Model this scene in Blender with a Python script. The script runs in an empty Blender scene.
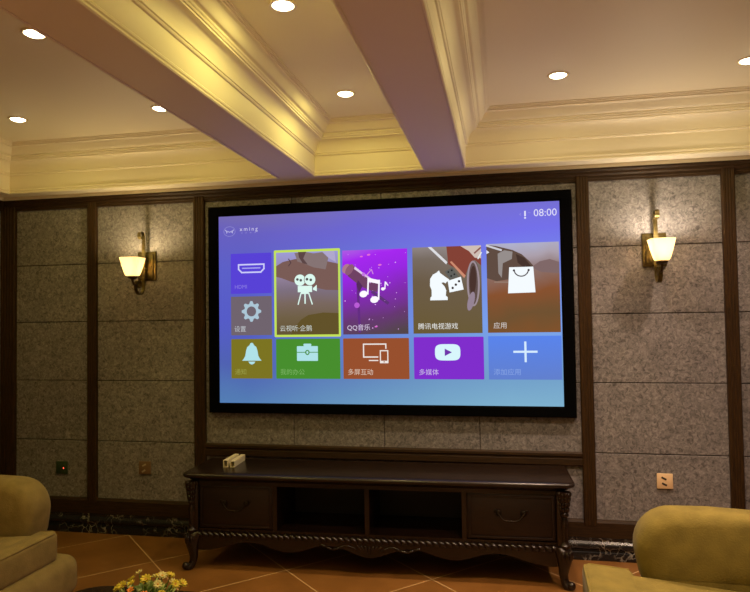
import bpy, bmesh, math, random
from mathutils import Vector, Matrix
PI = math.pi
random.seed(7)
S = bpy.context.scene
COL = S.collection

# ------------------------------------------------------------------ camera, world, exposure
CAM_POS = Vector((0.7529, -4.0935, 1.4568))
F_PX, YAW, PITCH, ROLL = 648.16, -0.193271, 0.0327547, -0.0147782
cam = bpy.data.cameras.new('camera')
cam.sensor_fit = 'HORIZONTAL'; cam.sensor_width = 36.0; cam.lens = F_PX / 750.0 * 36.0
cam.clip_start = 0.05
cam_ob = bpy.data.objects.new('camera', cam); COL.objects.link(cam_ob)
fw = Vector((math.sin(YAW)*math.cos(PITCH), math.cos(YAW)*math.cos(PITCH), math.sin(PITCH)))
rt = Vector((math.cos(YAW), -math.sin(YAW), 0)); up = rt.cross(fw)
r2 = math.cos(ROLL)*rt + math.sin(ROLL)*up; u2 = -math.sin(ROLL)*rt + math.cos(ROLL)*up
M3 = Matrix((r2, u2, -fw)).transposed()
cam_ob.matrix_world = Matrix.Translation(CAM_POS) @ M3.to_4x4()
S.camera = cam_ob

world = bpy.data.worlds.new('world'); S.world = world; world.use_nodes = True
world.node_tree.nodes['Background'].inputs[0].default_value = (0.9, 0.8, 0.7, 1)
world.node_tree.nodes['Background'].inputs[1].default_value = 0.02

S.view_settings.view_transform = 'Standard'
S.view_settings.look = 'None'
S.view_settings.exposure = 0.0
S.view_settings.gamma = 1.0
S.view_settings.use_curve_mapping = False

# recessed ceiling lamps per coffer: (open glow watts, colour, narrow beam watts, beam colour)
DOWN = {'left': (2.2, (1.0, 0.82, 0.16), 3.0, (1.0, 0.74, 0.36)),
        'middle': (3.6, (1.0, 0.85, 0.22), 5.0, (1.0, 0.74, 0.40)),
        'right': (2.75, (1.0, 0.82, 0.36), 80.0, (1.0, 0.70, 0.54)),
        'rear_added': (3.5, (1.0, 0.79, 0.36), 300.0, (1.0, 0.72, 0.42))}  # unseen lamps behind the camera, added to brighten the room
SCONCE_W, SCONCE_W_RIGHT = 8.0, 10.5       # wall lamp bulbs
SCONCE_COL = (1.0, 0.77, 0.38)
SCONCE_COL_RIGHT = (1.0, 0.83, 0.60)

# ------------------------------------------------------------------ materials
def lin(c):
    out = []
    for v in c[:3]:
        v = v/255.0
        out.append(v/12.92 if v <= 0.04045 else ((v+0.055)/1.055)**2.4)
    return (out[0], out[1], out[2], 1.0)

def base_mat(name):
    m = bpy.data.materials.new(name); m.use_nodes = True
    nt = m.node_tree
    return m, nt, nt.nodes['Principled BSDF']

def plain(name, col, rough=0.5, metal=0.0, spec=0.5, noise=0.0, nscale=30.0, bump=0.0, bscale=60.0, sheen=0.0, stretch=None):
    m, nt, b = base_mat(name)
    b.inputs['Base Color'].default_value = (*col, 1)
    b.inputs['Roughness'].default_value = rough
    b.inputs['Metallic'].default_value = metal
    b.inputs['Specular IOR Level'].default_value = spec
    if sheen:
        b.inputs['Sheen Weight'].default_value = sheen
        b.inputs['Sheen Roughness'].default_value = 0.4
    tc = nt.nodes.new('ShaderNodeTexCoord')
    src = tc.outputs['Object']
    if stretch:
        mp = nt.nodes.new('ShaderNodeMapping'); mp.inputs['Scale'].default_value = stretch
        nt.links.new(src, mp.inputs['Vector']); src = mp.outputs['Vector']
    if noise:
        n = nt.nodes.new('ShaderNodeTexNoise'); n.inputs['Scale'].default_value = nscale; n.inputs['Detail'].default_value = 4
        nt.links.new(src, n.inputs['Vector'])
        mx = nt.nodes.new('ShaderNodeMix'); mx.data_type = 'RGBA'
        mx.inputs['A'].default_value = (*[c*(1-noise) for c in col], 1)
        mx.inputs['B'].default_value = (*[min(1, c*(1+noise)) for c in col], 1)
        rm = nt.nodes.new('ShaderNodeMapRange'); rm.inputs['From Min'].default_value = 0.3; rm.inputs['From Max'].default_value = 0.7
        nt.links.new(n.outputs['Fac'], rm.inputs['Value'])
        nt.links.new(rm.outputs['Result'], mx.inputs['Factor']); nt.links.new(mx.outputs['Result'], b.inputs['Base Color'])
    if bump:
        n2 = nt.nodes.new('ShaderNodeTexNoise'); n2.inputs['Scale'].default_value = bscale; n2.inputs['Detail'].default_value = 3
        nt.links.new(src, n2.inputs['Vector'])
        bp = nt.nodes.new('ShaderNodeBump'); bp.inputs['Strength'].default_value = bump; bp.inputs['Distance'].default_value = 0.01
        nt.links.new(n2.outputs['Fac'], bp.inputs['Height']); nt.links.new(bp.outputs['Normal'], b.inputs['Normal'])
    return m

def emit(name, col, strength=1.0):
    m = bpy.data.materials.new(name); m.use_nodes = True
    nt = m.node_tree; nt.nodes.clear()
    o = nt.nodes.new('ShaderNodeOutputMaterial'); e = nt.nodes.new('ShaderNodeEmission')
    e.inputs['Color'].default_value = col; e.inputs['Strength'].default_value = strength
    nt.links.new(e.outputs[0], o.inputs[0])
    return m

def emit_field(name, fn, strength=1.0):
    """emission whose colour is built by fn(nt, object_coord_socket) -> colour socket (picture shown by the screen)"""
    m = bpy.data.materials.new(name); m.use_nodes = True
    nt = m.node_tree; nt.nodes.clear()
    o = nt.nodes.new('ShaderNodeOutputMaterial'); e = nt.nodes.new('ShaderNodeEmission')
    tc = nt.nodes.new('ShaderNodeTexCoord')
    nt.links.new(fn(nt, tc.outputs['Object']), e.inputs['Color'])
    e.inputs['Strength'].default_value = strength
    nt.links.new(e.outputs[0], o.inputs[0])
    return m

def ramp_nodes(nt, coord, direction, lo, hi, stops, wob=0.0, wscale=3.0):
    d = nt.nodes.new('ShaderNodeVectorMath'); d.operation = 'DOT_PRODUCT'; d.inputs[1].default_value = direction
    nt.links.new(coord, d.inputs[0])
    val = d.outputs['Value']
    if wob:
        n = nt.nodes.new('ShaderNodeTexNoise'); n.inputs['Scale'].default_value = wscale
        nt.links.new(coord, n.inputs['Vector'])
        ma = nt.nodes.new('ShaderNodeMath'); ma.operation = 'MULTIPLY_ADD'; ma.inputs[1].default_value = wob
        nt.links.new(n.outputs['Fac'], ma.inputs[0]); nt.links.new(val, ma.inputs[2]); val = ma.outputs[0]
        lo += wob*0.5; hi += wob*0.5
    r = nt.nodes.new('ShaderNodeMapRange'); r.inputs['From Min'].default_value = lo; r.inputs['From Max'].default_value = hi
    nt.links.new(val, r.inputs['Value'])
    cr = nt.nodes.new('ShaderNodeValToRGB')
    els = cr.color_ramp.elements
    els[0].position = stops[0][0]; els[0].color = lin(stops[0][1])
    els[1].position = stops[-1][0]; els[1].color = lin(stops[-1][1])
    for p, c in stops[1:-1]:
        e = els.new(p); e.color = lin(c)
    nt.links.new(r.outputs['Result'], cr.inputs['Fac'])
    return cr.outputs['Color']

def felt_mat():
    m, nt, b = base_mat('acoustic_felt')
    tc = nt.nodes.new('ShaderNodeTexCoord')
    n1 = nt.nodes.new('ShaderNodeTexNoise'); n1.inputs['Scale'].default_value = 42; n1.inputs['Detail'].default_value = 5; n1.inputs['Roughness'].default_value = 0.7; n1.inputs['Distortion'].default_value = 1.2
    n2 = nt.nodes.new('ShaderNodeTexNoise'); n2.inputs['Scale'].default_value = 7; n2.inputs['Detail'].default_value = 3
    for n in (n1, n2): nt.links.new(tc.outputs['Object'], n.inputs['Vector'])
    cr = nt.nodes.new('ShaderNodeValToRGB')
    cr.color_ramp.elements[0].position = 0.30; cr.color_ramp.elements[0].color = (0.075, 0.069, 0.070, 1)
    cr.color_ramp.elements[1].position = 0.70; cr.color_ramp.elements[1].color = (0.37, 0.340, 0.345, 1)
    nt.links.new(n1.outputs['Fac'], cr.inputs['Fac'])
    mx = nt.nodes.new('ShaderNodeMix'); mx.data_type = 'RGBA'; mx.blend_type = 'MULTIPLY'; mx.inputs['Factor'].default_value = 0.6
    cr2 = nt.nodes.new('ShaderNodeValToRGB')
    cr2.color_ramp.elements[0].position = 0.3; cr2.color_ramp.elements[0].color = (0.72, 0.72, 0.75, 1)
    cr2.color_ramp.elements[1].position = 0.7; cr2.color_ramp.elements[1].color = (1, 1, 1, 1)
    nt.links.new(n2.outputs['Fac'], cr2.inputs['Fac'])
    nt.links.new(cr.outputs['Color'], mx.inputs['A']); nt.links.new(cr2.outputs['Color'], mx.inputs['B'])
    nt.links.new(mx.outputs['Result'], b.inputs['Base Color'])
    b.inputs['Roughness'].default_value = 0.95; b.inputs['Specular IOR Level'].default_value = 0.15
    bp = nt.nodes.new('ShaderNodeBump'); bp.inputs['Strength'].default_value = 0.35; bp.inputs['Distance'].default_value = 0.004
    nt.links.new(n1.outputs['Fac'], bp.inputs['Height']); nt.links.new(bp.outputs['Normal'], b.inputs['Normal'])
    return m

def wood_mat(name, c1, c2, rough=0.4, stretch=(14, 14, 1.2), spec=0.5):
    m, nt, b = base_mat(name)
    tc = nt.nodes.new('ShaderNodeTexCoord'); mp = nt.nodes.new('ShaderNodeMapping'); mp.inputs['Scale'].default_value = stretch
    nt.links.new(tc.outputs['Object'], mp.inputs['Vector'])
    n = nt.nodes.new('ShaderNodeTexNoise'); n.inputs['Scale'].default_value = 6; n.inputs['Detail'].default_value = 6; n.inputs['Distortion'].default_value = 0.6
    nt.links.new(mp.outputs['Vector'], n.inputs['Vector'])
    cr = nt.nodes.new('ShaderNodeValToRGB')
    cr.color_ramp.elements[0].position = 0.3; cr.color_ramp.elements[0].color = (*c1, 1)
    cr.color_ramp.elements[1].position = 0.72; cr.color_ramp.elements[1].color = (*c2, 1)
    nt.links.new(n.outputs['Fac'], cr.inputs['Fac']); nt.links.new(cr.outputs['Color'], b.inputs['Base Color'])
    b.inputs['Roughness'].default_value = rough; b.inputs['Specular IOR Level'].default_value = spec
    return m

def marble_mat():
    m, nt, b = base_mat('black_marble')
    tc = nt.nodes.new('ShaderNodeTexCoord')
    n = nt.nodes.new('ShaderNodeTexNoise'); n.inputs['Scale'].default_value = 5; n.inputs['Detail'].default_value = 5
    nt.links.new(tc.outputs['Object'], n.inputs['Vector'])
    mx0 = nt.nodes.new('ShaderNodeMix'); mx0.data_type = 'VECTOR'; mx0.inputs['Factor'].default_value = 0.25
    nt.links.new(tc.outputs['Object'], mx0.inputs['A']); nt.links.new(n.outputs['Color'], mx0.inputs['B'])
    v = nt.nodes.new('ShaderNodeTexVoronoi'); v.feature = 'DISTANCE_TO_EDGE'; v.inputs['Scale'].default_value = 22
    nt.links.new(mx0.outputs['Result'], v.inputs['Vector'])
    n2 = nt.nodes.new('ShaderNodeTexNoise'); n2.inputs['Scale'].default_value = 9; n2.inputs['Detail'].default_value = 3
    nt.links.new(tc.outputs['Object'], n2.inputs['Vector'])
    cr = nt.nodes.new('ShaderNodeValToRGB')
    cr.color_ramp.elements[0].position = 0.0; cr.color_ramp.elements[0].color = (1, 1, 1, 1)
    cr.color_ramp.elements[1].position = 0.06; cr.color_ramp.elements[1].color = (0, 0, 0, 1)
    nt.links.new(v.outputs['Distance'], cr.inputs['Fac'])
    cr2 = nt.nodes.new('ShaderNodeValToRGB')
    cr2.color_ramp.elements[0].position = 0.45; cr2.color_ramp.elements[0].color = (0, 0, 0, 1)
    cr2.color_ramp.elements[1].position = 0.65; cr2.color_ramp.elements[1].color = (1, 1, 1, 1)
    nt.links.new(n2.outputs['Fac'], cr2.inputs['Fac'])
    mu = nt.nodes.new('ShaderNodeMath'); mu.operation = 'MULTIPLY'
    nt.links.new(cr.outputs['Color'], mu.inputs[0]); nt.links.new(cr2.outputs['Color'], mu.inputs[1])
    mx = nt.nodes.new('ShaderNodeMix'); mx.data_type = 'RGBA'
    mx.inputs['A'].default_value = (0.012, 0.011, 0.012, 1); mx.inputs['B'].default_value = (0.30, 0.27, 0.23, 1)
    nt.links.new(mu.outputs[0], mx.inputs['Factor']); nt.links.new(mx.outputs['Result'], b.inputs['Base Color'])
    b.inputs['Roughness'].default_value = 0.24
    return m

def floor_mat():
    m, nt, b = base_mat('terracotta_tile')
    tc = nt.nodes.new('ShaderNodeTexCoord'); sx = nt.nodes.new('ShaderNodeSeparateXYZ')
    nt.links.new(tc.outputs['Object'], sx.inputs[0])
    def M(op, a, b_=None, c=None):
        n = nt.nodes.new('ShaderNodeMath'); n.operation = op
        for i, v in enumerate((a, b_, c)):
            if v is None: continue
            if isinstance(v, (int, float)): n.inputs[i].default_value = v
            else: nt.links.new(v, n.inputs[i])
        return n.outputs[0]
    s = 0.598*math.sqrt(2)
    X = M('ADD', sx.outputs[0], 0.505); Y = M('ADD', sx.outputs[1], 0.462)
    U = M('DIVIDE', M('ADD', X, Y), s); V = M('DIVIDE', M('SUBTRACT', Y, X), s)
    def edge(q): return M('SUBTRACT', 0.5, M('ABSOLUTE', M('SUBTRACT', M('FRACT', q), 0.5)))
    e = M('MINIMUM', edge(U), edge(V))
    mask = M('LESS_THAN', e, 0.0055)
    cb = nt.nodes.new('ShaderNodeCombineXYZ'); nt.links.new(M('FLOOR', U), cb.inputs[0]); nt.links.new(M('FLOOR', V), cb.inputs[1])
    wn = nt.nodes.new('ShaderNodeTexWhiteNoise'); wn.noise_dimensions = '2D'; nt.links.new(cb.outputs[0], wn.inputs['Vector'])
    n = nt.nodes.new('ShaderNodeTexNoise'); n.inputs['Scale'].default_value = 4.5; n.inputs['Detail'].default_value = 5
    nt.links.new(tc.outputs['Object'], n.inputs['Vector'])
    f = M('ADD', M('MULTIPLY', n.outputs['Fac'], 0.8), M('MULTIPLY', wn.outputs['Value'], 0.25))
    cr = nt.nodes.new('ShaderNodeValToRGB')
    cr.color_ramp.elements[0].position = 0.28; cr.color_ramp.elements[0].color = (0.17, 0.072, 0.016, 1)
    cr.color_ramp.elements[1].position = 0.78; cr.color_ramp.elements[1].color = (0.30, 0.130, 0.034, 1)
    nt.links.new(f, cr.inputs['Fac'])
    mx = nt.nodes.new('ShaderNodeMix'); mx.data_type = 'RGBA'; mx.inputs['B'].default_value = (0.62, 0.41, 0.20, 1)
    nt.links.new(mask, mx.inputs['Factor']); nt.links.new(cr.outputs['Color'], mx.inputs['A']); nt.links.new(mx.outputs['Result'], b.inputs['Base Color'])
    b.inputs['Roughness'].default_value = 0.34
    bp = nt.nodes.new('ShaderNodeBump'); bp.inputs['Strength'].default_value = 0.12; bp.inputs['Distance'].default_value = 0.01
    nt.links.new(n.outputs['Fac'], bp.inputs['Height']); nt.links.new(bp.outputs['Normal'], b.inputs['Normal'])
    return m

MAT = {}
MAT['felt'] = felt_mat()
MAT['trim'] = wood_mat('dark_oak_trim', (0.018, 0.0085, 0.0026), (0.056, 0.026, 0.0070), 0.55, (30, 30, 2.0), 0.22)
MAT['trim_h'] = wood_mat('dark_oak_rail', (0.016, 0.0076, 0.0024), (0.048, 0.022, 0.0062), 0.6, (2.0, 30, 30), 0.25)
MAT['espresso'] = wood_mat('espresso_lacquer', (0.008, 0.0038, 0.0025), (0.018, 0.008, 0.005), 0.27, (2, 20, 20))
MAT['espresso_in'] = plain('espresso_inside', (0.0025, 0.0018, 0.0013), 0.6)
MAT['mahogany'] = wood_mat('mahogany_drawer', (0.0075, 0.0027, 0.0018), (0.015, 0.005, 0.0032), 0.45, (2, 20, 20))
MAT['marble'] = marble_mat()
MAT['floor'] = floor_mat()
MAT['paint'] = plain('ceiling_paint', (0.91, 0.825, 0.655), 0.55, spec=0.4)
MAT['plaster'] = plain('plain_plaster', (0.80, 0.72, 0.60), 0.8)
MAT['frame_black'] = plain('black_velvet', (0.003, 0.003, 0.0035), 0.95, spec=0.0)
MAT['bronze'] = plain('antique_bronze', (0.115, 0.085, 0.03), 0.38, metal=0.85, noise=0.35, nscale=40)
MAT['dark_bronze'] = plain('dark_bronze', (0.075, 0.045, 0.02), 0.4, metal=0.8)
MAT['brass_dull'] = plain('dull_brass', (0.022, 0.015, 0.009), 0.5, metal=0.8)
MAT['velvet'] = plain('velvet_lit_right', (0.21, 0.160, 0.036), 0.85, noise=0.16, nscale=14, bump=0.18, bscale=140, sheen=0.08, spec=0.15)  # one sofa velvet in two tones; differing light is put into the colour
MAT['velvet_left'] = plain('velvet_lit_left', (0.27, 0.195, 0.078), 0.85, noise=0.16, nscale=14, bump=0.18, bscale=140, sheen=0.08, spec=0.15)  # same velvet, left sofa: the light there is painted into its base colour
MAT['plastic_cream'] = plain('cream_plastic', (0.78, 0.69, 0.48), 0.45)
MAT['plate_brown'] = plain('brown_plate', (0.17, 0.10, 0.055), 0.4)
MAT['plate_green'] = plain('dark_green_plate', (0.03, 0.055, 0.018), 0.4)
MAT['plate_cream'] = plain('champagne_plate', (0.85, 0.60, 0.36), 0.35)
MAT['slot_dark'] = plain('slot_dark', (0.03, 0.02, 0.015), 0.6)
MAT['slot_pale'] = plain('slot_pale', (0.40, 0.33, 0.22), 0.3)
MAT['led_red'] = emit('red_led', (1.0, 0.10, 0.05, 1), 2.5)
MAT['ring'] = plain('lamp_ring', (0.80, 0.68, 0.5), 0.3, metal=0.3)
MAT['lens'] = emit('lamp_lens', (1.0, 0.86, 0.55, 1), 14.0)
MAT['bulb'] = emit('bulb_glow', (1.0, 0.78, 0.45, 1), 30.0)
MAT['pot'] = plain('white_ceramic', (0.62, 0.58, 0.5), 0.3)
MAT['leaf'] = plain('leaf_green', (0.10, 0.17, 0.02), 0.5, noise=0.3, nscale=30)
MAT['leaf_pale'] = plain('pale_green_leaf', (0.36, 0.44, 0.14), 0.5, noise=0.2, nscale=30)
MAT['yellow'] = plain('yellow_petal', (0.62, 0.50, 0.035), 0.6)
MAT['pale_yellow'] = plain('pale_yellow_petal', (0.66, 0.60, 0.24), 0.6)
MAT['orange'] = plain('orange_petal', (0.85, 0.27, 0.05), 0.6)
MAT['flower_eye'] = plain('flower_eye', (0.5, 0.25, 0.03), 0.7)

def shade_mat():
    m = bpy.data.materials.new('alabaster_glass'); m.use_nodes = True
    nt = m.node_tree; nt.nodes.clear()
    o = nt.nodes.new('ShaderNodeOutputMaterial')
    d = nt.nodes.new('ShaderNodeBsdfDiffuse'); d.inputs['Color'].default_value = (0.85, 0.80, 0.66, 1)
    t = nt.nodes.new('ShaderNodeBsdfTranslucent'); t.inputs['Color'].default_value = (0.93, 0.82, 0.58, 1)
    mx = nt.nodes.new('ShaderNodeMixShader'); mx.inputs[0].default_value = 0.5
    nt.links.new(d.outputs[0], mx.inputs[1]); nt.links.new(t.outputs[0], mx.inputs[2])
    e = nt.nodes.new('ShaderNodeEmission'); e.inputs['Color'].default_value = (1.0, 0.84, 0.50, 1); e.inputs['Strength'].default_value = 0.28
    ad = nt.nodes.new('ShaderNodeAddShader'); nt.links.new(mx.outputs[0], ad.inputs[0]); nt.links.new(e.outputs[0], ad.inputs[1])
    nt.links.new(ad.outputs[0], o.inputs[0])
    return m
MAT['shade'] = shade_mat()

# ------------------------------------------------------------------ mesh helpers
def add_box(bm, c, s, r=0.0, seg=2, mi=0, rot=None):
    g = bmesh.ops.create_cube(bm, size=1.0)
    vs = g['verts']
    for v in vs: v.co = Vector((v.co.x*s[0], v.co.y*s[1], v.co.z*s[2]))
    fs = set(f for v in vs for f in v.link_faces)
    if r > 0:
        es = list(set(e for v in vs for e in v.link_edges))
        res = bmesh.ops.bevel(bm, geom=es, offset=r, segments=seg, profile=0.5, affect='EDGES', clamp_overlap=True)
        fs = set(res['faces']); vs = set(res['verts'])
        # collect the island
        seen = set(vs); st = list(vs)
        while st:
            v = st.pop()
            for e in v.link_edges:
                w = e.other_vert(v)
                if w not in seen: seen.add(w); st.append(w)
        vs = seen; fs = set(f for v in vs for f in v.link_faces)
    for f in fs: f.material_index = mi
    for v in vs:
        if rot is not None: v.co = rot @ v.co
        v.co += Vector(c)
    return list(vs)

def add_rings(bm, rings, closed=True, caps=True, mi=0):
    vr = [[bm.verts.new(p) for p in r] for r in rings]
    n = len(vr[0])
    for a, b in zip(vr[:-1], vr[1:]):
        for i in range(n if closed else n-1):
            j = (i+1) % n
            try:
                f = bm.faces.new((a[i], a[j], b[j], b[i])); f.material_index = mi; f.smooth = True
            except ValueError: pass
    if caps and closed:
        for r in (vr[0][::-1], vr[-1]):
            try: f = bm.faces.new(r); f.material_index = mi
            except ValueError: pass
    return vr

def add_tube(bm, pts, rad, n=10, mi=0):
    pts = [Vector(p) for p in pts]
    rads = rad if isinstance(rad, (list, tuple)) else [rad]*len(pts)
    rings = []
    prev = None
    for i, p in enumerate(pts):
        t = (pts[min(i+1, len(pts)-1)] - pts[max(i-1, 0)]).normalized()
        if prev is None:
            a = Vector((0, 0, 1)) if abs(t.z) < 0.9 else Vector((1, 0, 0))
            nn = t.cross(a).normalized()
        else:
            nn = (prev - t*prev.dot(t)).normalized()
        prev = nn; bb = t.cross(nn)
        rings.append([p + rads[i]*(math.cos(2*PI*k/n)*nn + math.sin(2*PI*k/n)*bb) for k in range(n)])
    add_rings(bm, rings, mi=mi)

def add_lathe(bm, prof, n=32, c=(0, 0, 0), mi=0, caps=True):
    rings = [[Vector((c[0]+r*math.cos(2*PI*k/n), c[1]+r*math.sin(2*PI*k/n), c[2]+z)) for k in range(n)] for r, z in prof]
    add_rings(bm, rings, mi=mi, caps=caps)

def add_prism(bm, poly, axis, a, b, mi=0, smooth=False):
    """extrude a 2-D polygon along an axis: axis 'x' -> poly is (y,z); 'y' -> (x,z); 'z' -> (x,y)"""
    def P(p, t):
        return Vector({'x': (t, p[0], p[1]), 'y': (p[0], t, p[1]), 'z': (p[0], p[1], t)}[axis])
    A = [bm.verts.new(P(p, a)) for p in poly]; B = [bm.verts.new(P(p, b)) for p in poly]
    n = len(poly)
    for i in range(n):
        j = (i+1) % n
        f = bm.faces.new((A[i], A[j], B[j], B[i])); f.material_index = mi; f.smooth = smooth
    f = bm.faces.new(A[::-1]); f.material_index = mi
    f = bm.faces.new(B); f.material_index = mi

def add_ellipsoid(bm, c, s, rot=None, seg=12, rings=8, mi=0):
    g = bmesh.ops.create_uvsphere(bm, u_segments=seg, v_segments=rings, radius=1.0)
    fs = set()
    for v in g['verts']:
        v.co = Vector((v.co.x*s[0], v.co.y*s[1], v.co.z*s[2]))
        if rot is not None: v.co = rot @ v.co
        v.co += Vector(c)
        fs.update(v.link_faces)
    for f in fs: f.smooth = True; f.material_index = mi

def obj(name, bm, mats, parent=None, smooth=None, loc=None):
    bmesh.ops.recalc_face_normals(bm, faces=bm.faces[:])
    me = bpy.data.meshes.new(name); bm.to_mesh(me); bm.free()
    for m in (mats if isinstance(mats, list) else [mats]): me.materials.append(m)
    if smooth is not None:
        for p in me.polygons: p.use_smooth = True
        try: me.set_sharp_from_angle(angle=math.radians(smooth))
        except Exception: pass
    o = bpy.data.objects.new(name, me); COL.objects.link(o)
    if parent is not None: o.parent = parent
    if loc is not None: o.location = loc
    return o

def tag(o, label, cat, group=None):
    o['label'] = label; o['category'] = cat
    if group: o['group'] = group
    return o

def thing(name, label, cat, loc, rotz=0.0, group=None):
    o = bpy.data.objects.new(name, None); COL.objects.link(o)
    o.empty_display_size = 0.1
    o.location = loc; o.rotation_euler = (0, 0, rotz)
    return tag(o, label, cat, group)

def struct(name, bm, mats, smooth=None):
    o = obj(name, bm, mats, smooth=smooth); o['kind'] = 'structure'
    return o

def dup(root, loc, rotz, label, group=None):
    r = root.copy(); COL.objects.link(r); r.location = loc; r.rotation_euler = (0, 0, rotz); r['label'] = label
    if group: r['group'] = group
    for ch in list(root.children):
        c = ch.copy(); COL.objects.link(c); c.parent = r
        for g in list(ch.children):
            d = g.copy(); COL.objects.link(d); d.parent = c
    return r

B = bmesh.new

# ------------------------------------------------------------------ room shell
XL, XR, YF = -2.80, 2.80, -6.2
ZC, ZB = 2.67, 2.36             # flat ceiling, underside of the beams
bm = B(); add_box(bm, (0, (YF+0.02)/2, -0.05), (XR-XL+0.4, -YF+0.4, 0.1))
struct('floor', bm, MAT['floor'])

# wall faces: grey felt panels with open joints on a dark backing
def panel_wall(name, spans, length_axis, fixed, inward, extra=None):
    """spans: list of (a0,a1,[z joints]) along the wall; panels are 12 mm slabs in front of the backing"""
    bm = B()
    for a0, a1, zs, xs in spans:
        cols = [a0]+xs+[a1]
        for c0, c1 in zip(cols[:-1], cols[1:]):
            for z0, z1 in zip(zs[:-1], zs[1:]):
                cx, cz = (c0+c1)/2, (z0+z1)/2; w, h = c1-c0-0.004, z1-z0-0.005
                off = fixed + inward*(-0.006)
                if length_axis == 'x': add_box(bm, (cx, off, cz), (w, 0.012, h), 0.0025, 1)
                else: add_box(bm, (off, cx, cz), (0.012, w, h), 0.0025, 1)
    a, b = spans[0][0]-0.1, spans[-1][1]+0.1
    if length_axis == 'x': add_box(bm, ((a+b)/2, fixed-inward*0.062, 1.35), (b-a, 0.1, 2.75), mi=1)
    else: add_box(bm, (fixed-inward*0.062, (a+b)/2, 1.35), (0.1, b-a, 2.75), mi=1)
    return struct(name, bm, [MAT['felt'], MAT['slot_dark']])
ZJ = [0.18, 0.624, 1.043, 1.456, 1.862, 2.34]
posts = [(-2.80, -2.682), (-2.102, -2.032), (-1.297, -1.217), (1.206, 1.281), (2.022, 2.094), (2.682, 2.80)]
spans = []
for i in range(5):
    a0, a1 = posts[i][1]-0.01, posts[i+1][0]+0.01
    spans.append((a0, a1, ZJ, [-0.602, 0.0, 0.602] if i == 2 else []))
panel_wall('wall_back', spans, 'x', 0.0, -1)
sp_side = [(-6.2+1.24*k, -6.2+1.24*(k+1), ZJ, []) for k in range(5)]
panel_wall('wall_left', sp_side, 'y', XL, 1)
panel_wall('wall_right', sp_side, 'y', XR, -1)
bm = B(); add_box(bm, (0, YF-0.05, 1.35), (6.0, 0.1, 2.75)); struct('wall_front', bm, MAT['plaster'])

# fluted upright posts on the back wall
def post_profile(x0, x1, d=0.028):
    w = x1-x0; pts = [(x0, 0.004), (x0, -d+0.006), (x0+0.006, -d)]
    n = 3 if w < 0.1 else 4
    m = 0.014; step = (w-2*m)/n
    for k in range(n):
        c = x0+m+step*(k+0.5); r = step*0.33
        for t in range(7):
            a = PI*t/6
            pts.append((c-r*math.cos(a), -d+0.55*r*math.sin(a)))
    pts += [(x1-0.006, -d), (x1, -d+0.006), (x1, 0.004)]
    return pts
for i, (x0, x1) in enumerate(posts):
    bm = B(); add_prism(bm, post_profile(x0+(0.0 if i else 0.0), x1), 'z', 0.20, 2.30)
    struct('trim_%d' % (i+1), bm, MAT['trim'])

# crown, bottom rail and marble plinth as profiles swept along a wall; profile (out from wall, z)
CROWN = [(0, 2.262), (0.014, 2.262), (0.016, 2.272), (0.022, 2.276), (0.022, 2.290), (0.027, 2.294), (0.032, 2.300), (0.033, 2.308), (0.033, 2.314), (0.038, 2.318), (0.042, 2.324), (0.042, 2.334), (0, 2.334)]
RAIL = [(0, 0.128), (0.024, 0.128), (0.024, 0.216), (0.020, 0.222), (0.014, 0.231), (0, 0.231)]
PLINTH = [(0, 0), (0.042, 0), (0.042, 0.040), (0.040, 0.046), (0.034, 0.050), (0.032, 0.056)]
for t in range(9):
    a = PI*t/8
    PLINTH.append((0.032+0.012*math.sin(a), 0.060+0.044*t/8))
PLINTH += [(0.028, 0.110), (0.028, 0.126), (0, 0.128)]
MIDRAIL = [(0, 0.548), (0.020, 0.548), (0.024, 0.554), (0.024, 0.588), (0.019, 0.592), (0.019, 0.600), (0.027, 0.606), (0.027, 0.622), (0.020, 0.629), (0, 0.629)]
def run(profile, side, a, b):
    bm = B()
    if side == 'back': add_prism(bm, [(-o, z) for o, z in profile], 'x', a, b)
    if side == 'left': add_prism(bm, [(XL+o, z) for o, z in profile], 'y', a, b)
    if side == 'right': add_prism(bm, [(XR-o, z) for o, z in profile], 'y', a, b)
    return bm
k = 7
for side, a, b in (('back', XL, XR), ('left', YF, 0.0), ('right', YF, 0.0)):
    struct('trim_%d' % k, run(CROWN, side, a, b), MAT['trim_h'], 30); k += 1
    struct('trim_%d' % k, run(RAIL, side, a, b), MAT['trim_h'], 30); k += 1
    struct('baseboard_'+side, run(PLINTH, side, a, b), MAT['marble'], 30)
struct('trim_%d' % k, run(MIDRAIL, 'back', -1.217, 1.206), MAT['trim_h'], 30); k += 1

# coffered ceiling: slab, border and two beams
COF = [(-2.616, -0.637), (-0.401, 0.304), (0.547, 2.616)]
CY0, CY1 = -6.03, -0.157
bm = B()
add_box(bm, (0, YF/2, ZC+0.05), (6.0, -YF+0.3, 0.1))
def blk(x0, x1, y0, y1):
    add_box(bm, ((x0+x1)/2, (y0+y1)/2, (ZB+ZC+0.02)/2), (x1-x0, y1-y0, ZC+0.02-ZB))
blk(-3.0, 3.0, CY1, 0.06); add_box(bm, (0, 0.015, 2.352), (6.0, 0.09, 0.040)); add_box(bm, (XL-0.015, YF/2, 2.352), (0.09, -YF, 0.040)); add_box(bm, (XR+0.015, YF/2, 2.352), (0.09, -YF, 0.040)); blk(-3.0, 3.0, YF-0.06, CY0)
for x0, x1 in ((-2.9, COF[0][0]), (COF[0][1], COF[1][0]), (COF[1][1], COF[2][0]), (COF[2][1], 2.9)): blk(x0, x1, CY0, CY1)
struct('ceiling', bm, MAT['paint'])
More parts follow.
